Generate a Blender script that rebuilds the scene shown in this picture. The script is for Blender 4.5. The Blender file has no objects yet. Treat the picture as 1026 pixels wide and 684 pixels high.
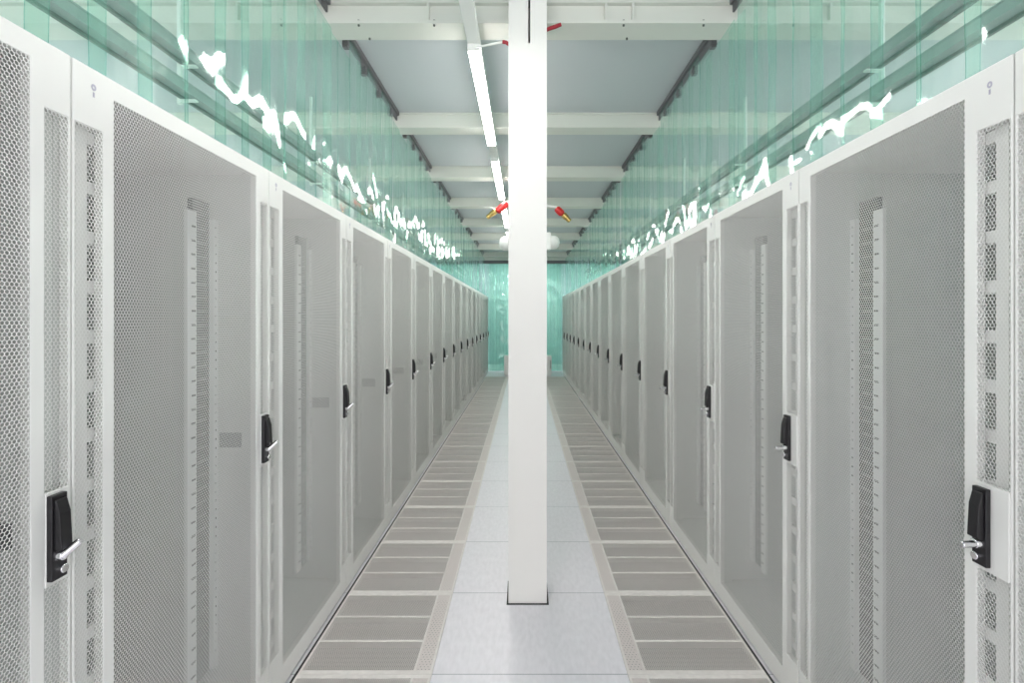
import bpy, bmesh, math, random
from mathutils import Vector, Matrix
random.seed(7)
S = bpy.context.scene
C = S.collection

# ------------------------------------------------------------------ camera, world, exposure
CAM_H = 1.53
cam_d = bpy.data.cameras.new('camera'); cam = bpy.data.objects.new('camera', cam_d); C.objects.link(cam)
cam_d.sensor_width = 36; cam_d.lens = 474 / 1026 * 36
cam_d.shift_x = -12 / 1026; cam_d.shift_y = -24 / 1026
cam_d.clip_start = 0.02; cam_d.clip_end = 100
cam.location = (0, 0, CAM_H); cam.rotation_euler = (math.pi / 2, 0, 0)
S.camera = cam
S.view_settings.view_transform = 'Standard'; S.view_settings.look = 'None'
S.view_settings.gamma = 1; S.view_settings.use_curve_mapping = False
S.view_settings.exposure = 0.60
S.cycles.transparent_max_bounces = 40
S.cycles.max_bounces = 14; S.cycles.diffuse_bounces = 8; S.cycles.glossy_bounces = 4; S.cycles.transmission_bounces = 8
LAMP = 29.0            # emission of the aisle tubes
FILL_SIDE = 34.0      # emission of the unseen fill tubes added over the neighbouring aisles
W = bpy.data.worlds.new('world'); S.world = W; W.use_nodes = True
W.node_tree.nodes['Background'].inputs[0].default_value = (0.97, 0.955, 0.975, 1)
W.node_tree.nodes['Background'].inputs[1].default_value = 1.95

# ------------------------------------------------------------------ layout (metres; camera looks along +Y)
XL, XR = -0.989, 1.057          # cabinet fronts
TOP = 2.101                     # cabinet height
CW = 0.8                        # cabinet width
Y_L, Y_R = 0.235, 0.2214        # where the first cabinet of each row starts
CEIL = CAM_H + 1.76
BEAM_B = CAM_H + 1.63           # underside of the beams
BEAMS = [2.62 + 1.44 * i for i in range(8)]
END_Y = 13.3

# ------------------------------------------------------------------ node helpers / materials
def mat(name, col, rough=0.5, metal=0.0, noise=0.0, nscale=20.0, stretch=(1, 1, 1), spec=0.5):
    m = bpy.data.materials.new(name); m.use_nodes = True
    nt = m.node_tree; b = nt.nodes['Principled BSDF']
    b.inputs['Base Color'].default_value = (*col, 1); b.inputs['Roughness'].default_value = rough
    b.inputs['Metallic'].default_value = metal; b.inputs['Specular IOR Level'].default_value = spec
    if noise:
        tc = nt.nodes.new('ShaderNodeTexCoord'); mp = nt.nodes.new('ShaderNodeMapping')
        mp.inputs['Scale'].default_value = stretch
        nz = nt.nodes.new('ShaderNodeTexNoise'); nz.inputs['Scale'].default_value = nscale; nz.inputs['Detail'].default_value = 4
        r = nt.nodes.new('ShaderNodeValToRGB')
        r.color_ramp.elements[0].position = 0.3; r.color_ramp.elements[1].position = 0.7
        r.color_ramp.elements[0].color = (*[c * (1 - noise) for c in col], 1)
        r.color_ramp.elements[1].color = (*[min(1, c * (1 + noise)) for c in col], 1)
        L = nt.links.new
        L(tc.outputs['Object'], mp.inputs[0]); L(mp.outputs[0], nz.inputs[0]); L(nz.outputs[0], r.inputs[0]); L(r.outputs[0], b.inputs['Base Color'])
    return m

def emit(name, col, s):
    m = bpy.data.materials.new(name); m.use_nodes = True; nt = m.node_tree; nt.nodes.clear()
    e = nt.nodes.new('ShaderNodeEmission'); e.inputs[0].default_value = (*col, 1); e.inputs[1].default_value = s
    o = nt.nodes.new('ShaderNodeOutputMaterial'); nt.links.new(e.outputs[0], o.inputs[0])
    return m

def M(nt, op, a, b=None):
    n = nt.nodes.new('ShaderNodeMath'); n.operation = op
    for i, v in enumerate((a, b)):
        if v is None: continue
        if isinstance(v, (int, float)): n.inputs[i].default_value = v
        else: nt.links.new(v, n.inputs[i])
    return n.outputs[0]

def perforated(name, col, ua, va, pu, pv, r, rough=0.45):
    """sheet metal with staggered round holes; ua/va name the two object axes, pu the pitch in a row, pv the row distance"""
    m = mat(name, col, rough); nt = m.node_tree; L = nt.links.new
    b = nt.nodes['Principled BSDF']; out = nt.nodes['Material Output']
    tc = nt.nodes.new('ShaderNodeTexCoord'); sp = nt.nodes.new('ShaderNodeSeparateXYZ'); L(tc.outputs['Object'], sp.inputs[0])
    u = M(nt, 'DIVIDE', sp.outputs[ua], pu); v = M(nt, 'DIVIDE', sp.outputs[va], 2 * pv)
    ds = []
    for off in (0.0, 0.5):
        fu = M(nt, 'MULTIPLY', M(nt, 'SUBTRACT', M(nt, 'FRACT', M(nt, 'ADD', u, off + 50)), 0.5), pu)
        fv = M(nt, 'MULTIPLY', M(nt, 'SUBTRACT', M(nt, 'FRACT', M(nt, 'ADD', v, off + 50)), 0.5), 2 * pv)
        ds.append(M(nt, 'SQRT', M(nt, 'ADD', M(nt, 'MULTIPLY', fu, fu), M(nt, 'MULTIPLY', fv, fv))))
    hole = M(nt, 'LESS_THAN', M(nt, 'MINIMUM', ds[0], ds[1]), r)
    tr = nt.nodes.new('ShaderNodeBsdfTransparent'); mx = nt.nodes.new('ShaderNodeMixShader')
    L(hole, mx.inputs[0]); L(b.outputs[0], mx.inputs[1]); L(tr.outputs[0], mx.inputs[2]); L(mx.outputs[0], out.inputs[0])
    return m

def pvc(name, tint, rough=0.05, haze=0.055):
    m = bpy.data.materials.new(name); m.use_nodes = True; nt = m.node_tree; nt.nodes.clear(); L = nt.links.new
    lw = nt.nodes.new('ShaderNodeLayerWeight'); lw.inputs[0].default_value = 0.5
    f = M(nt, 'ADD', M(nt, 'MULTIPLY', M(nt, 'POWER', lw.outputs['Facing'], 5.0), 0.9), 0.045)
    tr = nt.nodes.new('ShaderNodeBsdfTransparent'); tr.inputs[0].default_value = (*tint, 1)
    gl = nt.nodes.new('ShaderNodeBsdfGlossy'); gl.inputs['Roughness'].default_value = rough; gl.inputs[0].default_value = (1, 1, 1, 1)
    mx = nt.nodes.new('ShaderNodeMixShader'); o = nt.nodes.new('ShaderNodeOutputMaterial')
    df = nt.nodes.new('ShaderNodeBsdfDiffuse'); df.inputs[0].default_value = (0.52, 0.93, 0.82, 1)
    tl = nt.nodes.new('ShaderNodeBsdfTranslucent'); tl.inputs[0].default_value = (0.52, 0.93, 0.82, 1)
    hz = nt.nodes.new('ShaderNodeMixShader'); hz.inputs[0].default_value = 0.5; L(df.outputs[0], hz.inputs[1]); L(tl.outputs[0], hz.inputs[2])
    cl = nt.nodes.new('ShaderNodeMixShader'); cl.inputs[0].default_value = haze; L(tr.outputs[0], cl.inputs[1]); L(hz.outputs[0], cl.inputs[2])
    L(f, mx.inputs[0]); L(cl.outputs[0], mx.inputs[1]); L(gl.outputs[0], mx.inputs[2]); L(mx.outputs[0], o.inputs[0])
    return m

m_cab = mat('white_powder_coat', (0.80, 0.80, 0.775), 0.4)
m_in = mat('interior_light_grey_coat', (0.62, 0.64, 0.615), 0.5)
m_mesh = perforated('perforated_door_sheet', (0.88, 0.88, 0.86), 1, 2, 0.0086, 0.00745, 0.0041)
m_rail = mat('zinc_rail', (0.80, 0.82, 0.80), 0.5)
m_dark_rail = mat('dark_slotted_rail', (0.035, 0.05, 0.048), 0.55)
m_brace = mat('grey_brace', (0.17, 0.19, 0.185), 0.5)
m_black = mat('black_plastic', (0.012, 0.011, 0.013), 0.35)
m_gap = mat('dark_rubber', (0.03, 0.03, 0.03), 0.8)
m_chrome = mat('chrome', (0.85, 0.84, 0.86), 0.18, 1.0)
m_mark = mat('violet_grey_ink', (0.47, 0.45, 0.54), 0.7)
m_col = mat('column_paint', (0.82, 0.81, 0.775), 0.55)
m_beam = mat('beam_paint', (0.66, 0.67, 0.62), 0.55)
m_ceil = mat('ceiling_panel', (0.50, 0.535, 0.555), 0.7)
m_wall = mat('wall_paint', (0.80, 0.82, 0.80), 0.7)
m_wallb = mat('end_wall_paint', (0.62, 0.70, 0.78), 0.7)
m_tray = mat('tray_steel', (0.33, 0.35, 0.35), 0.5, 0.3)
m_hang = mat('hanger_rail_steel', (0.17, 0.17, 0.18), 0.5, 0.4)
m_white = mat('white_plastic', (0.86, 0.86, 0.84), 0.4)
m_red = mat('red_coating', (0.55, 0.02, 0.02), 0.35)
m_dred = mat('dark_red_sheath', (0.30, 0.008, 0.02), 0.45)
m_brass = mat('brass', (0.80, 0.55, 0.20), 0.25, 1.0)
m_bolt = mat('bolt_steel', (0.12, 0.13, 0.12), 0.5, 0.5)
m_tframe = mat('floor_tile_frame', (0.83, 0.79, 0.76), 0.5, noise=0.06, nscale=30)
m_tgrille = perforated('floor_tile_grille', (0.65, 0.61, 0.585), 0, 1, 0.0092, 0.0080, 0.0030)
m_tmargin = perforated('floor_tile_margin', (0.74, 0.68, 0.655), 0, 1, 0.0160, 0.0150, 0.0030)
m_plenum = mat('plenum_floor', (0.16, 0.16, 0.155), 0.8)
m_strip = pvc('clear_green_strip', (0.89, 0.972, 0.943))
m_sedge = pvc('green_strip_edge', (0.46, 0.80, 0.71), haze=0.2)
m_tube = emit('tube_glow', (1.0, 0.965, 0.94), LAMP)
m_side_fill = emit('unseen_side_fill_glow', (1.0, 0.965, 0.945), FILL_SIDE)

m_end_fill = emit('unseen_end_fill_glow', (1.0, 0.965, 0.945), 42)  # glow of the hidden lamp added behind the end curtain

def floor_material():
    m = mat('smooth_floor_tile', (0.85, 0.83, 0.87), 0.38, noise=0.045, nscale=24, stretch=(2.2, 0.8, 1)); nt = m.node_tree; L = nt.links.new
    b = nt.nodes['Principled BSDF']
    tc = nt.nodes.new('ShaderNodeTexCoord'); sp = nt.nodes.new('ShaderNodeSeparateXYZ'); L(tc.outputs['Object'], sp.inputs[0])
    fr = M(nt, 'FRACT', M(nt, 'DIVIDE', M(nt, 'ADD', sp.outputs[1], 6.0 - 0.23), 0.6))
    line = M(nt, 'LESS_THAN', M(nt, 'ABSOLUTE', M(nt, 'SUBTRACT', fr, 0.5)), 0.4965)
    mx = nt.nodes.new('ShaderNodeMixRGB'); mx.inputs[1].default_value = (0.38, 0.39, 0.42, 1)
    src = b.inputs['Base Color'].links[0].from_socket
    L(line, mx.inputs[0]); L(src, mx.inputs[2]); L(mx.outputs[0], b.inputs['Base Color'])
    return m
m_floor = floor_material()

# ------------------------------------------------------------------ mesh helpers
def box(bm, x0, x1, y0, y1, z0, z1, mi=0):
    vs = [bm.verts.new((x, y, z)) for x in (x0, x1) for y in (y0, y1) for z in (z0, z1)]
    for f in ((0, 1, 3, 2), (4, 6, 7, 5), (0, 4, 5, 1), (2, 3, 7, 6), (0, 2, 6, 4), (1, 5, 7, 3)):
        bm.faces.new([vs[i] for i in f]).material_index = mi

def cyl(bm, p, q, r, r2=None, n=16, mi=0):
    p, q = Vector(p), Vector(q); r2 = r if r2 is None else r2
    d = (q - p).normalized(); a = d.orthogonal().normalized(); b = d.cross(a)
    A, B = [], []
    for i in range(n):
        t = 2 * math.pi * i / n; w = a * math.cos(t) + b * math.sin(t)
        A.append(bm.verts.new(p + w * r)); B.append(bm.verts.new(q + w * r2))
    for i in range(n):
        bm.faces.new((A[i], A[(i + 1) % n], B[(i + 1) % n], B[i])).material_index = mi
    bm.faces.new(A).material_index = mi; bm.faces.new(B).material_index = mi

def lathe(bm, origin, axis, prof, n=24, mi=0):
    o = Vector(origin); d = Vector(axis).normalized(); a = d.orthogonal().normalized(); b = d.cross(a)
    rings = []
    for h, r in prof:
        rings.append([bm.verts.new(o + d * h + (a * math.cos(2 * math.pi * i / n) + b * math.sin(2 * math.pi * i / n)) * max(r, 1e-4)) for i in range(n)])
    for k in range(len(rings) - 1):
        for i in range(n):
            bm.faces.new((rings[k][i], rings[k][(i + 1) % n], rings[k + 1][(i + 1) % n], rings[k + 1][i])).material_index = mi
    bm.faces.new(rings[0]).material_index = mi; bm.faces.new(rings[-1]).material_index = mi

def tube(bm, pts, r, n=10, mi=0):
    pts = [Vector(p) for p in pts]; rings = []
    for i, p in enumerate(pts):
        d = (pts[min(i + 1, len(pts) - 1)] - pts[max(i - 1, 0)]).normalized()
        a = d.cross(Vector((0.13, 0.31, 0.94))).normalized(); b = d.cross(a)
        rings.append([bm.verts.new(p + (a * math.cos(2 * math.pi * k / n) + b * math.sin(2 * math.pi * k / n)) * r) for k in range(n)])
    for j in range(len(rings) - 1):
        for k in range(n):
            bm.faces.new((rings[j][k], rings[j][(k + 1) % n], rings[j + 1][(k + 1) % n], rings[j + 1][k])).material_index = mi
    bm.faces.new(rings[0]); bm.faces.new(rings[-1])

def sheet_with_holes(bm, ys, zs, solid, x0, x1):
    """a plate in the YZ plane between x0 and x1, cut by the grid ys/zs, keeping the cells for which solid(i, j) is true"""
    V = {}
    def v(x, i, j):
        k = (x, i, j)
        if k not in V: V[k] = bm.verts.new((x, ys[i], zs[j]))
        return V[k]
    ny, nz = len(ys) - 1, len(zs) - 1
    ok = lambda i, j: 0 <= i < ny and 0 <= j < nz and solid(i, j)
    for i in range(ny):
        for j in range(nz):
            if not solid(i, j): continue
            for x in (x0, x1): bm.faces.new((v(x, i, j), v(x, i + 1, j), v(x, i + 1, j + 1), v(x, i, j + 1)))
            if not ok(i - 1, j): bm.faces.new((v(x0, i, j), v(x0, i, j + 1), v(x1, i, j + 1), v(x1, i, j)))
            if not ok(i + 1, j): bm.faces.new((v(x0, i + 1, j), v(x0, i + 1, j + 1), v(x1, i + 1, j + 1), v(x1, i + 1, j)))
            if not ok(i, j - 1): bm.faces.new((v(x0, i, j), v(x0, i + 1, j), v(x1, i + 1, j), v(x1, i, j)))
            if not ok(i, j + 1): bm.faces.new((v(x0, i, j + 1), v(x0, i + 1, j + 1), v(x1, i + 1, j + 1), v(x1, i, j + 1)))

def obj(name, bm, mats, parent=None, bevel=0.0, smooth=False, loc=None):
    bmesh.ops.recalc_face_normals(bm, faces=bm.faces[:])
    me = bpy.data.meshes.new(name); bm.to_mesh(me); bm.free()
    if smooth:
        for p in me.polygons: p.use_smooth = True
        me.set_sharp_from_angle(angle=math.radians(40))
    for m in (mats if isinstance(mats, (list, tuple)) else [mats]): me.materials.append(m)
    o = bpy.data.objects.new(name, me); C.objects.link(o)
    if parent: o.parent = parent
    if loc: o.location = loc
    if bevel:
        b = o.modifiers.new('bevel', 'BEVEL'); b.width = bevel; b.segments = 2; b.limit_method = 'ANGLE'; b.angle_limit = math.radians(40)
    return o
def bxobj(name, dims, m, parent=None, bevel=0.0, loc=None):
    bm = bmesh.new(); box(bm, *dims); return obj(name, bm, m, parent, bevel, loc=loc)
def tag(o, label, cat, group=None):
    o['label'] = label; o['category'] = cat
    if group: o['group'] = group
    return o
def thing(name, label, cat, loc=(0, 0, 0), group=None):
    o = bpy.data.objects.new(name, None); C.objects.link(o); o.location = loc; o.empty_display_size = 0.1
    return tag(o, label, cat, group)
def struct(o): o['kind'] = 'structure'; return o
def dup(root, loc, label):
    r = root.copy(); C.objects.link(r); r.location = loc; r['label'] = label
    for ch in list(root.children):
        c = ch.copy(); C.objects.link(c); c.parent = r
        for g in list(ch.children):
            d = g.copy(); C.objects.link(d); d.parent = c
    return r
ORD = ['first', 'second', 'third', 'fourth', 'fifth', 'sixth', 'seventh', 'eighth', 'ninth', 'tenth', 'eleventh', 'twelfth',
       'thirteenth', 'fourteenth', 'fifteenth', 'sixteenth', 'seventeenth', 'eighteenth', 'nineteenth', 'twentieth']

# ------------------------------------------------------------------ the room
T0, T1 = 1.43, 12.23              # where the perforated tiles run
GL, GR = -0.394, 0.444            # edges of the smooth middle lane
bm = bmesh.new()
box(bm, -5, 5, -4.0, T0, -0.12, 0); box(bm, -5, 5, T1, 15.5, -0.12, 0)
box(bm, GL, GR, T0, T1, -0.12, 0)
box(bm, -5, XL + 0.004, T0, T1, -0.12, 0); box(bm, XR - 0.004, 5, T0, T1, -0.12, 0)
floor = struct(obj('floor', bm, m_floor))
bm = bmesh.new(); box(bm, XL, GL, T0, T1, -0.12, -0.034); box(bm, GR, XR, T0, T1, -0.12, -0.034)
struct(obj('floor_plenum', bm, m_plenum))
bm = bmesh.new(); box(bm, XL + 0.0045, XL + 0.0155, T0, T1, -0.034, -0.002); box(bm, XR - 0.0155, XR - 0.0045, T0, T1, -0.034, -0.002)
struct(obj('floor_joint', bm, m_gap))
struct(bxobj('ceiling', (-5, 5, -4.0, 15.5, CEIL, CEIL + 0.1), m_ceil))
struct(bxobj('wall_left', (-5.1, -5, -4.0, 15.5, -0.12, CEIL + 0.1), m_wall))
struct(bxobj('wall_right', (5, 5.1, -4.0, 15.5, -0.12, CEIL + 0.1), m_wall))
struct(bxobj('wall_end', (-5.1, 5.1, 15.5, 15.6, -0.12, CEIL + 0.1), m_wallb))
struct(bxobj('trim_end', (XL - 0.14, XR + 0.14, END_Y - 0.03, END_Y + 0.03, 3.1305, CEIL - 0.0005), m_beam))

# beams: rolled sections with a web and two flanges, running across the room
COLX0, COLX1, COLY0, COLY1 = -0.083, 0.122, 2.53, 2.735
for k, y in enumerate(BEAMS):
    bm = bmesh.new(); w = 0.16
    spans = [(-4.99, 4.99)]
    if k in (0, 2): spans = [(-4.99, COLX0 - 0.0005), (COLX1 + 0.0005, 4.99)]
    for a, b in spans:
        box(bm, a, b, y, y + w, BEAM_B, BEAM_B + 0.016)
        box(bm, a, b, y, y + w, CEIL - 0.016, CEIL - 0.0005)
        box(bm, a, b, y + 0.012 if k else y + 0.03, y + w - 0.03, BEAM_B + 0.016, CEIL - 0.016)
    if k == 0:
        for x in (-0.54, 0.45, 0.60, -1.6, 1.7, -2.6, 2.7): box(bm, x, x + 0.012, y + 0.004, y + 0.03, BEAM_B + 0.016, CEIL - 0.016)
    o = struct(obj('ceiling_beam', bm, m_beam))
    o['label'] = '%s white cross beam from the camera under the ceiling panels' % ORD[k]
    if k == 0:
        bm = bmesh.new()
        for x in (-0.92, -0.50, 0.555, 1.00, -1.35, 1.5):
            cyl(bm, (x, y + 0.015, BEAM_B - 0.008), (x, y + 0.015, BEAM_B + 0.026), 0.006, n=8)
        for x in (-0.9, 0.6): cyl(bm, (x, y + w - 0.02, BEAM_B - 0.01), (x, y + w - 0.02, BEAM_B + 0.02), 0.006, n=8)
        obj('beam_bolts', bm, m_bolt, o)

# columns
def column(y0, label):
    c = struct(bpy.data.objects.new('column', None)); C.objects.link(c); c['label'] = label
    dy = COLY1 - COLY0; zs = CAM_H + 1.468; xs = (COLX0 + COLX1) / 2 + 0.0085
    bm = bmesh.new()
    box(bm, COLX0, COLX1, y0, y0 + dy, 0.0, zs)
    box(bm, COLX0, xs - 0.0055, y0, y0 + dy, zs, CEIL - 0.0005); box(bm, xs + 0.0055, COLX1, y0, y0 + dy, zs, CEIL - 0.0005)
    box(bm, xs - 0.0055, xs + 0.0055, y0 + 0.16, y0 + dy, zs, CEIL - 0.0005)
    bmesh.ops.remove_doubles(bm, verts=bm.verts[:], dist=1e-5)
    obj('column_shaft', bm, m_col, c)
    bm = bmesh.new(); g = 0.010
    box(bm, COLX0 - g, COLX1 + g, y0 - g, y0, 0, 0.003); box(bm, COLX0 - g, COLX1 + g, y0 + dy, y0 + dy + g, 0, 0.003)
    box(bm, COLX0 - g, COLX0, y0, y0 + dy, 0, 0.003); box(bm, COLX1, COLX1 + g, y0, y0 + dy, 0, 0.003)
    obj('floor_collar', bm, m_gap, c)
    return c
column(COLY0, 'white square steel column standing on the middle floor lane nearest the camera')
column(BEAMS[2] - 0.09, 'white square column hidden behind the near one, carrying the red nozzles')

# ------------------------------------------------------------------ server cabinets
WIDE_Z, NAR_Z = (0.105, 2.052), (0.18, 1.964)
DOOR_T = 0.022
def build_cabinet(side):
    sx = -1 if side == 'L' else 1
    if side == 'L': A0, A1, B0, B1, N0, N1 = 0.008, 0.076, 0.107, 0.712, 0.742, 0.792
    else:           A0, A1, B0, B1, N0, N1 = 0.008, 0.083, 0.115, 0.725, 0.745, 0.792
    root = thing('server_cabinet', 'cabinet', 'server cabinet', (0, 0, 0), 'server cabinets along the aisle')
    def bx(bm, l0, l1, y0, y1, z0, z1, mi=0): box(bm, sx * l0, sx * l1, y0, y1, z0, z1, mi)
    e = 0.002; D = 1.0
    # carcass
    for y0 in (e, CW - e - 0.014):
        bm = bmesh.new(); bx(bm, DOOR_T + 0.003, D, y0, y0 + 0.014, 0.03, TOP - 0.022); obj('side_panel', bm, m_in, root)
    bm = bmesh.new(); bx(bm, DOOR_T + 0.003, D, e, CW - e, TOP - 0.02, TOP - 0.002); obj('top_panel', bm, m_cab, root, 0.003)
    bm = bmesh.new(); bx(bm, DOOR_T + 0.006, D, 0.018, CW - 0.018, 0.05, 0.09); obj('bottom_panel', bm, m_in, root)
    bm = bmesh.new(); bx(bm, D - 0.016, D - 0.001, 0.018, CW - 0.018, 0.092, TOP - 0.024); obj('rear_panel', bm, m_in, root)
    bm = bmesh.new(); bx(bm, 0.03, D, e, CW - e, 0.0, 0.03); obj('plinth', bm, m_gap, root)
    # front posts that carry the door, and shelf supports on the bottom panel
    bm = bmesh.new()
    bx(bm, DOOR_T + 0.004, 0.075, CW - 0.052, CW - 0.017, 0.092, TOP - 0.024)
    obj('front_post', bm, m_in, root)
    # mounting rails: slotted light face, dark channel, pale flange with holes
    for far in (True, False):
        f = (lambda s: s) if far else (lambda s: CW - s)
        bm = bmesh.new(); l0 = 0.19
        def yb(l0_, l1_, s0, s1, z0, z1, mi):
            a, b = sorted((f(s0), f(s1))); bx(bm, l0_, l1_, a, b, z0, z1, mi)
        yb(l0, l0 + 0.012, 0.622, 0.668, 0.20, CAM_H + 0.38, 0)
        yb(l0 + 0.012, l0 + 0.03, 0.664, 0.754, 0.20, CAM_H + 0.43, 1)
        yb(l0 - 0.004, l0 + 0.02, 0.756, 0.782, 0.20, CAM_H + 0.37, 0)
        z = 0.245
        while z < CAM_H + 0.36:
            yb(l0 - 0.0008, l0 + 0.001, 0.642, 0.662, z, z + 0.007, 2)
            yb(l0 + 0.009, l0 + 0.0125, 0.682, 0.735, z - 0.002, z + 0.005, 3)
            z += 0.0502
        z = 0.26
        while z < CAM_H + 0.35:
            yb(l0 - 0.0048, l0 - 0.003, 0.766, 0.771, z, z + 0.006, 2); z += 0.0335
        obj('mounting_rail', bm, [m_rail, m_dark_rail, m_bolt, m_brace], root)
    # finger duct behind the narrow vent next to the camera
    bm = bmesh.new()
    bx(bm, 0.0255, 0.042, 0.034, 0.064, 0.15, TOP - 0.10)
    z = 0.20
    while z < TOP - 0.14:
        bx(bm, 0.0260, 0.040, 0.063, 0.128 if side == 'L' else 0.108, z, z + 0.030); z += 0.1155
    obj('cable_finger_duct', bm, m_cab, root, 0.002)
    if side == 'L':
        bm = bmesh.new(); bx(bm, 0.045, 0.178, CW - e - 0.020, CW - e - 0.0145, 1.032, 1.088)
        b = obj('side_brace', bm, m_brace, root); b['label'] = 'darker grey horizontal band on the inner side wall'
    # door frame
    hz0, hz1 = (0.974, 1.162) if side == 'L' else (0.955, 1.146)
    hz = hz0 - 0.972
    if side == 'L': P0, P1, hy = N0, N1, N0 + 0.017
    else:           P0, P1, hy = A0, A1, A1 - 0.019
    bm = bmesh.new()
    ys = [e, A0, A1, B0, B1, N0, N1, CW - e]; zs = [0.016, WIDE_Z[0], NAR_Z[0], hz0, hz1, NAR_Z[1], WIDE_Z[1], TOP]
    pc = 5 if side == 'L' else 1
    def solid(i, j):
        if i == 3: return not (1 <= j <= 5)
        if i in (1, 5): return not (2 <= j <= 4) or (i == pc and j == 3)
        return True
    sheet_with_holes(bm, ys, zs, solid, 0.0, sx * DOOR_T)
    door = obj('door', bm, m_cab, root, 0.0025)
    for (y0, y1, z0, z1) in ((B0, B1, *WIDE_Z), (A0, A1, *NAR_Z), (N0, N1, *NAR_Z)):
        bm = bmesh.new(); [bx(bm, l, l + 0.0003, y0, y1, z0, z1) for l in (0.0002, 0.0008, 0.0014)]; obj('perforated_panel', bm, m_mesh, door)
    # swing handle
    bm = bmesh.new(); bx(bm, -0.002, 0.003, P0, P1, hz0 - 0.004, hz1 + 0.004); obj('handle_plate', bm, m_cab, door, 0.001)
    bm = bmesh.new()
    bx(bm, -0.014, -0.002, hy - 0.017, hy + 0.017, hz + 0.980, hz + 1.158)
    # the tapering grip: thick at the lower end, running up along the housing
    gp = [(-0.013, hz + 1.148), (-0.018, hz + 1.148), (-0.026, hz + 1.120), (-0.030, hz + 1.045), (-0.013, hz + 1.040)]
    vs = [[bm.verts.new((sx * l, hy + w, z)) for l, z in gp] for w in (-0.0125, 0.0125)]
    bm.faces.new(vs[0]); bm.faces.new(vs[1][::-1])
    for i in range(len(gp)):
        j = (i + 1) % len(gp); bm.faces.new((vs[0][i], vs[0][j], vs[1][j], vs[1][i]))
    obj('handle_housing', bm, m_black, door, 0.002)
    bm = bmesh.new()
    cyl(bm, (sx * -0.012, hy, hz + 1.030), (sx * -0.026, hy, hz + 1.030), 0.012, 0.0105)
    if side == 'L': cyl(bm, (sx * -0.020, hy - 0.003, hz + 1.028), (sx * -0.048, hy + 0.012, hz + 1.056), 0.0085, 0.0075)
    else: cyl(bm, (sx * -0.020, hy, hz + 1.028), (sx * -0.058, hy - 0.004, hz + 1.029), 0.0085, 0.0075)
    obj('handle_lever', bm, m_chrome, door, 0.002, True)
    bm = bmesh.new(); cyl(bm, (sx * -0.012, hy + 0.004, hz + 1.000), (sx * -0.022, hy + 0.004, hz + 1.000), 0.009)
    obj('key_cylinder', bm, m_chrome, door, 0.0015, True)
    # tiny printed mark at the top corner
    bm = bmesh.new(); yc, zc = 0.052, 2.058
    n = 20
    for i in range(n):
        t0, t1 = 2 * math.pi * i / n, 2 * math.pi * (i + 1) / n
        q = [(yc + math.cos(t) * r * 0.8, zc + math.sin(t) * r) for t, r in ((t0, 0.003), (t1, 0.003), (t1, 0.0075), (t0, 0.0075))]
        a = [bm.verts.new((sx * -0.0002, y, z)) for y, z in q]; b = [bm.verts.new((sx * -0.0008, y, z)) for y, z in q]
        bm.faces.new(a); bm.faces.new(b[::-1])
        for k in range(4): bm.faces.new((a[k], a[(k + 1) % 4], b[(k + 1) % 4], b[k]))
    bx(bm, -0.0008, -0.0002, yc - 0.002, yc + 0.002, zc - 0.022, zc - 0.011)
    obj('printed_mark', bm, m_mark, door)
    return root

def row(side, x, y0, n, what):
    src = build_cabinet(side)
    for i in range(n):
        lab = '%s white mesh-door cabinet from the camera in the row %s' % (ORD[i], what)
        if i == 0: src.location = (x, y0, 0); src['label'] = lab
        else: dup(src, (x, y0 + i * CW, 0), lab)
NL, NR = 16, 16
row('L', XL, Y_L, NL, 'on the ceiling tube side')
row('R', XR, Y_R, NR, 'opposite the ceiling tube side')

# ------------------------------------------------------------------ perforated floor tiles
def build_tile(inner_left):
    w = (GL - XL if inner_left is False else XR - GR) - 0.018; d = 0.598; t = 0.03
    root = thing('perforated_floor_tile', 'tile', 'floor tile', (0, 0, 0), 'perforated floor tiles along the cabinets')
    # x from 0 (cabinet side) to w for the row on the lamp side, mirrored for the other row
    mx = (lambda a: a) if not inner_left else (lambda a: w - a)
    def bx(bm, x0, x1, y0, y1, z0, z1):
        a, b = sorted((mx(x0), mx(x1))); box(bm, a, b, y0, y1, z0, z1)
    bd, mg = 0.010, 0.075
    bm = bmesh.new()
    bx(bm, 0, bd, 0, d, -t, 0); bx(bm, w - bd, w, 0, d, -t, 0)
    bx(bm, bd, w - bd, 0, 0.022, -t, 0); bx(bm, bd, w - bd, d - 0.022, d, -t, 0)
    bx(bm, w - mg - 0.008, w - mg, 0.022, d - 0.022, -t, 0)
    ye = [0.022, 0.205, 0.217, 0.386, 0.398, d - 0.022]
    bx(bm, bd, w - mg - 0.008, ye[1], ye[2], -t, 0); bx(bm, bd, w - mg - 0.008, ye[3], ye[4], -t, 0)
    obj('tile_frame', bm, m_tframe, root)
    for a, b in ((0, 1), (2, 3), (4, 5)):
        bm = bmesh.new(); bx(bm, bd, w - mg - 0.008, ye[a], ye[b], -0.004, -0.002); obj('grille', bm, m_tgrille, root)
    bm = bmesh.new(); bx(bm, w - mg, w - bd, 0.022, d - 0.022, -0.003, -0.001); obj('edge_grille', bm, m_tmargin, root)
    return root
for lbl, inner, x in (('the ceiling tube', False, XL + 0.016), ('the side away from the ceiling tube', True, GR + 0.002)):
    src = build_tile(inner)
    for i in range(18):
        if not inner: lab = '%s perforated floor tile from the camera, on the ceiling tube side' % ORD[i]
        else: lab = '%s perforated floor tile from the camera, opposite the ceiling tube side' % ORD[i]
        if i == 0: src.location = (x, T0 + 0.001, 0); src['label'] = lab
        else: dup(src, (x, T0 + 0.001 + 0.6 * i, 0), lab)

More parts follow.
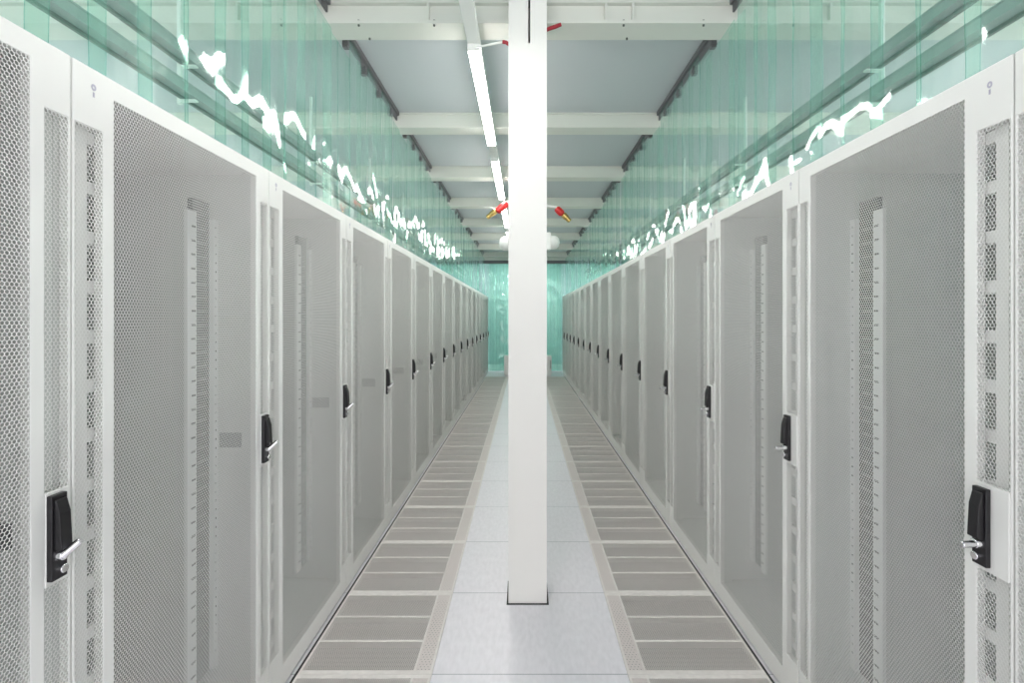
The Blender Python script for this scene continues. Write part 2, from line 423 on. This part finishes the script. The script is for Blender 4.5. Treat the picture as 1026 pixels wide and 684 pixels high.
# ------------------------------------------------------------------ clear strip curtains
def strip_mesh(bm, x, yc, w, z0, z1, along='y', wave=1.0, rnd=random):
    """a hanging plastic strip: two wavy skins 2.5 mm apart with green cut edges"""
    nu, nz = 6, max(6, int((z1 - z0) / 0.045)); th = 0.0026
    c = rnd.uniform(-0.22, 0.22) * wave; tw = rnd.uniform(-0.022, 0.022) * wave
    p1, p2, p3 = (rnd.uniform(0, 6.28) for _ in range(3)); k1, k2 = rnd.uniform(9, 16), rnd.uniform(20, 30)
    a1, a2 = rnd.uniform(0.0010, 0.0026) * wave, rnd.uniform(0.0003, 0.0009) * wave
    G = []
    for s in (0, 1):
        g = []
        for j in range(nz + 1):
            z = z0 + (z1 - z0) * j / nz; fall = min(1.0, (z1 - z) / 0.25)
            r = []
            for i in range(nu + 1):
                u = (i / nu - 0.5) * w
                dx = c * (u * u - w * w / 12) + tw * u + fall * (a1 * math.sin(k1 * z + p1 + u * 6) + a2 * math.sin(k2 * z + p2 - u * 14) + 0.0006 * math.sin(40 * u + p3 + 5 * z))
                dx += (s - 0.5) * th
                r.append(bm.verts.new((x + dx, yc + u, z) if along == 'y' else (yc + u, x + dx, z)))
            g.append(r)
        G.append(g)
    for s in (0, 1):
        for j in range(nz):
            for i in range(nu): bm.faces.new((G[s][j][i], G[s][j][i + 1], G[s][j + 1][i + 1], G[s][j + 1][i])).material_index = 0
    for j in range(nz):
        for i in (0, nu): bm.faces.new((G[0][j][i], G[0][j + 1][i], G[1][j + 1][i], G[1][j][i])).material_index = 1
    for i in range(nu):
        for j in (0, nz): bm.faces.new((G[0][j][i], G[1][j][i], G[1][j][i + 1], G[0][j][i + 1])).material_index = 1

def side_curtain(x, y0, y1, k, what, seed):
    rnd = random.Random(seed)
    root = thing('strip_curtain', '%s green strip curtain from the camera above the cabinet row %s' % (ORD[k], what), 'strip curtain', (x, y0, CEIL), 'strip curtains above the cabinet rows')
    zt = CEIL - 0.03
    bm = bmesh.new()
    ya, yb = 0.006, y1 - y0 - 0.17 if k else y1 - y0 - 0.166
    yb = min(yb, y1 - y0 - 0.164)
    box(bm, -0.022, 0.022, ya, yb, -0.034, -0.0005); box(bm, -0.006, 0.006, ya, yb, -0.075, -0.034)
    yy = ya + 0.09
    while yy < yb - 0.03:
        box(bm, -0.016, 0.016, yy, yy + 0.035, -0.115, -0.06); cyl(bm, (-0.02, yy + 0.017, -0.09), (0.02, yy + 0.017, -0.09), 0.012, n=10); yy += 0.32
    obj('hanger_rail', bm, m_hang, root, 0.001)
    yy = 0.105; i = 0
    L = y1 - y0
    while True:
        w = 0.2; under = yy + w / 2 > yb - 0.004 or yy - w / 2 < ya
        top = (BEAM_B - 0.006 - CEIL) if under else -0.036
        lx = 0.0075 if i % 2 else -0.0075
        bm = bmesh.new(); strip_mesh(bm, lx, yy, w, TOP + 0.012 - CEIL, top, 'y', 1.0, rnd)
        obj('strip', bm, [m_strip, m_sedge], root, 0, True)
        if yy > L - 0.104: break
        yy = min(yy + rnd.choice((0.135, 0.15, 0.165, 0.17)), L - 0.102); i += 1
bays = [0.70] + [b + 0.16 for b in BEAMS]
ends = [b + 0.16 for b in BEAMS] + [END_Y - 0.05]
for x, what, sd in ((XL - 0.10, 'beside the tubes', 100), (XR + 0.10, 'opposite the tubes', 300)):
    for k, (a, b) in enumerate(zip(bays, ends)):
        if b - a < 0.3: continue
        side_curtain(x, a, b, k, what, sd + k)

# curtain across the end of the aisle
root = thing('strip_curtain', 'blue-green strip curtain closing the far end of the aisle', 'strip curtain', (0, END_Y, 0))
bm = bmesh.new(); box(bm, XL - 0.14, XR + 0.14, -0.03, 0.03, 3.07, 3.13); box(bm, XL - 0.14, XR + 0.14, -0.012, 0.012, 3.04, 3.07)
obj('hanger_rail', bm, m_hang, root)
rnd = random.Random(55); xx = XL - 0.02; i = 0
while xx < XR + 0.03:
    bm = bmesh.new(); strip_mesh(bm, (i % 3 - 1) * 0.009, xx, 0.3, 0.03, 3.045, 'x', 1.2, rnd)
    obj('strip', bm, [m_strip, m_sedge], root, 0, True); xx += 0.095; i += 1

# ------------------------------------------------------------------ lights
LX, LZ = -0.285, CAM_H + 1.517
def light_track(x, label):
    tr = thing('light_track', label, 'light track', (x, 0, LZ), 'light tracks under the beams')
    bm = bmesh.new(); box(bm, -0.036, 0.036, -1.5, END_Y - 0.2, 0.036, 0.075); obj('track_profile', bm, m_white, tr, 0.004)
    for y in BEAMS:
        bm = bmesh.new(); box(bm, -0.012, 0.012, y + 0.06, y + 0.09, 0.075, BEAM_B - LZ - 0.0005); obj('hanging_bracket', bm, m_white, tr)
def tube_light(x, y, label, m, grp):
    t = thing('tube_light', label, 'ceiling light', (x, y, LZ), grp)
    bm = bmesh.new(); box(bm, -0.036, 0.036, 0, 1.49, 0.019, 0.0355)
    for y0 in (0.0, 1.484): box(bm, -0.036, 0.036, y0, y0 + 0.006, -0.006, 0.019)
    obj('housing', bm, m_white, t)
    bm = bmesh.new()
    prof = [(-0.034, 0.0188), (-0.034, 0.004), (-0.026, -0.004), (0.026, -0.004), (0.034, 0.004), (0.034, 0.0188)]
    A = [bm.verts.new((a, 0.0062, b)) for a, b in prof]; B = [bm.verts.new((a, 1.4838, b)) for a, b in prof]
    bm.faces.new(A); bm.faces.new(B[::-1])
    for i in range(6): bm.faces.new((A[i], A[(i + 1) % 6], B[(i + 1) % 6], B[i]))
    obj('diffuser', bm, m, t)
    return t
near = ['lit tube light overhead, just out of the picture', 'long lit ceiling tube light nearest the camera', 'second lit ceiling tube light along the track',
        'third lit ceiling tube light, partly behind the nozzle', 'fourth lit ceiling tube light along the track', 'last lit ceiling tube light before the end curtain']
light_track(LX, 'white light track hung under the cross beams beside the near column')
for k in range(-1, 5): tube_light(LX, 2.68 + 1.91 * k - (0.1 if k < 0 else 0), near[k + 1], m_tube, 'tube lights on the aisle track')
for x, nm in ((-3.4, 'beyond the cabinets on the tube side'), (3.4, 'beyond the cabinets opposite the tubes')):  # unseen tubes and their tracks, added to brighten the room from both sides
    light_track(x, 'unseen light track added for side fill tubes, %s' % nm)
    for k in range(-1, 5): tube_light(x, 2.68 + 1.91 * k, '%s unseen fill tube added over the aisle %s' % (ORD[k + 1], nm), m_side_fill, 'unseen fill tubes over the neighbouring aisles')

bm = bmesh.new(); t = thing('tube_light', 'unseen fill tube added on the ceiling behind the blue-green end curtain', 'ceiling light', (0, 14.5, CEIL))  # hidden lamp added to light the end curtain from behind
box(bm, -1.0, 1.0, -0.04, 0.04, -0.03, -0.0005); obj('housing', bm, m_white, t)
bm = bmesh.new(); box(bm, -0.99, 0.99, -0.036, 0.036, -0.055, -0.0305); obj('diffuser', bm, m_end_fill, t)

# ------------------------------------------------------------------ cable trays above the cabinets
def cable_trunking(x, zs, label):
    t = thing('cable_trunking', label, 'cable trunking', (x, 0, 0), 'cable trunking over the cabinets')
    for z in zs:
        bm = bmesh.new(); box(bm, -0.03, 0.03, 0.3, 13.0, z + 0.0145, z + 0.058)
        box(bm, -0.033, 0.033, 0.3, 13.0, z + 0.058, z + 0.066)
        obj('trunking_channel', bm, m_tray, t, 0.001)
        bm = bmesh.new(); box(bm, *((0.019, 0.033) if x > 0 else (-0.033, -0.019)), 0.3, 13.0, z, z + 0.014); obj('bottom_lip', bm, m_bolt, t)
    yy = 0.9
    while yy < 13:
        bm = bmesh.new()
        box(bm, 0.034, 0.052, yy - 0.009, yy + 0.009, min(zs) - 0.02, CEIL - 0.001) if x > 0 else box(bm, -0.052, -0.034, yy - 0.009, yy + 0.009, min(zs) - 0.02, CEIL - 0.001)
        for z in zs: box(bm, -0.04, 0.04, yy - 0.012, yy + 0.012, z - 0.008, z - 0.0005)
        obj('hanger', bm, m_white, t); yy += 1.44
cable_trunking(XL - 0.67, (CAM_H + 1.075, CAM_H + 1.245), 'two-tier grey cable trunking behind the strip curtain on the ceiling tube side')
cable_trunking(XR + 0.67, (CAM_H + 1.06, CAM_H + 1.225), 'two-tier grey cable trunking behind the strip curtain opposite the ceiling tube side')

# ------------------------------------------------------------------ small things round the columns
def P(px, py, d): return Vector(((px - 525) * d / 474, d, CAM_H + (318 - py) * d / 474))
CY2 = BEAMS[2] - 0.09
def nozzle(p_red, p_mid, p_tip, wall_x, label):
    t = thing('discharge_nozzle', label, 'nozzle', (wall_x, CY2 + 0.10, p_red.z), 'red and brass nozzles')
    o = Vector((wall_x, CY2 + 0.10, p_red.z)); a, b, c = p_red - o, p_mid - o, p_tip - o
    bm = bmesh.new(); d = (c - a).normalized(); n = (b - a).length
    lathe(bm, a, d, [(0, 0.030), (0.012, 0.040), (n * 0.5, 0.042), (n - 0.012, 0.040), (n, 0.028)])
    obj('red_body', bm, m_red, t, 0, True)
    bm = bmesh.new(); n = (c - b).length
    lathe(bm, b, d, [(0, 0.024), (0.01, 0.036), (n * 0.5, 0.034), (n * 0.55, 0.028), (n - 0.01, 0.026), (n, 0.015)])
    obj('brass_tip', bm, m_brass, t, 0, True)
    bm = bmesh.new(); tube(bm, [Vector((0, 0, a.z + 0.03)), Vector((a.x * 0.5, 0, a.z + 0.03)), a + Vector((0, 0, 0.012)), a + d * 0.01], 0.014)
    s = 1 if a.x > 0 else -1
    box(bm, 0, s * 0.012, -0.05, 0.05, -0.06, 0.08)
    obj('wall_bracket', bm, m_white, t)
D2 = CY2 + 0.10
nozzle(P(508.5, 203.5, D2), P(497, 211, D2), P(488.5, 219, D2), COLX0 - 0.0005, 'red nozzle with brass tip beside the lit tube, pointing down')
nozzle(P(557.5, 208.5, D2), P(564, 214.5, D2), P(571, 222, D2), COLX1 + 0.0005, 'red nozzle with brass tip under bare ceiling, away from the tube')
def bell(x, zc, s, r, ext, label):
    t = thing('alarm_sounder', label, 'alarm sounder', (x, CY2 + 0.10, zc), 'white sounders on the column')
    bm = bmesh.new(); box(bm, s * ext, s * (0.05 + ext), -0.06, 0.06, -0.10, 0.10); box(bm, 0, s * ext, -0.03, 0.03, -0.03, 0.03); obj('back_box', bm, m_white, t, 0.008)
    bm = bmesh.new(); lathe(bm, (s * (0.05 + ext), 0, -0.01), (s, 0, 0), [(0, r), (0.04, r), (0.07, r * 0.9), (0.1, r * 0.55), (0.108, 0.0)]); obj('dome', bm, m_white, t, 0, True)
    if s < 0:
        bm = bmesh.new(); lathe(bm, (s * (0.025 + ext), 0, 0.095), (0, 0, 1), [(0, 0.03), (0.02, 0.03), (0.035, 0.02), (0.04, 0)]); obj('beacon', bm, m_white, t, 0, True)
    return t
bell(COLX0 - 0.0005, P(0, 243, D2).z, -1, 0.085, 0.05, 'white round alarm sounder below the nozzle on the tube side')
bell(COLX1 + 0.0005, P(0, 242, D2).z, 1, 0.08, 0.135, 'white round alarm sounder below the nozzle away from the tube')

bm = bmesh.new(); d = 2.56
tube(bm, [P(516, 48, d) - Vector((0, 0, 0)), P(511, 45, d), P(507, 42.5, d), P(503.5, 42, d)], 0.010)
tag(obj('cable_stub', bm, m_dred, smooth=True), 'dark red cable stub on the column near the lit tube', 'cable', 'red cable stubs on the column')
bm = bmesh.new()
tube(bm, [P(545, 31, d), P(551, 28.5, d), P(556, 27, d), P(562, 24.5, d)], 0.010)
tag(obj('cable_stub', bm, m_dred, smooth=True), 'dark red cable stub on the column, away from the lit tube', 'cable', 'red cable stubs on the column')
bm = bmesh.new()
tube(bm, [P(476, 47, 2.62), P(484, 46, 2.6), P(496, 43.5, 2.58), P(510.5, 40.5, 2.56), P(514, 40, 2.56)], 0.006)
tag(obj('power_cable', bm, m_white, smooth=True), 'white power cable running from the tube light to the column', 'cable')

# ------------------------------------------------------------------ low white cabinet at the far end
t = thing('low_cabinet', 'low white storage cabinet behind the column at the far end', 'cabinet', (0.1, 12.35, 0))
bm = bmesh.new(); box(bm, -0.62, 0.62, 0, 0.4, 0.04, 0.52); box(bm, -0.60, 0.60, 0.02, 0.39, 0, 0.04); obj('carcass', bm, m_white, t, 0.004)
for x0 in (-0.615, 0.003):
    bm = bmesh.new(); box(bm, x0, x0 + 0.612, -0.018, -0.0005, 0.05, 0.51); dr = obj('door', bm, m_white, t, 0.003)
    hx = x0 + 0.59 if x0 < 0 else x0 + 0.585
    bm = bmesh.new(); box(bm, hx, hx + 0.012, -0.045, -0.0185, 0.2, 0.42); obj('handle', bm, m_bolt, dr, 0.002)
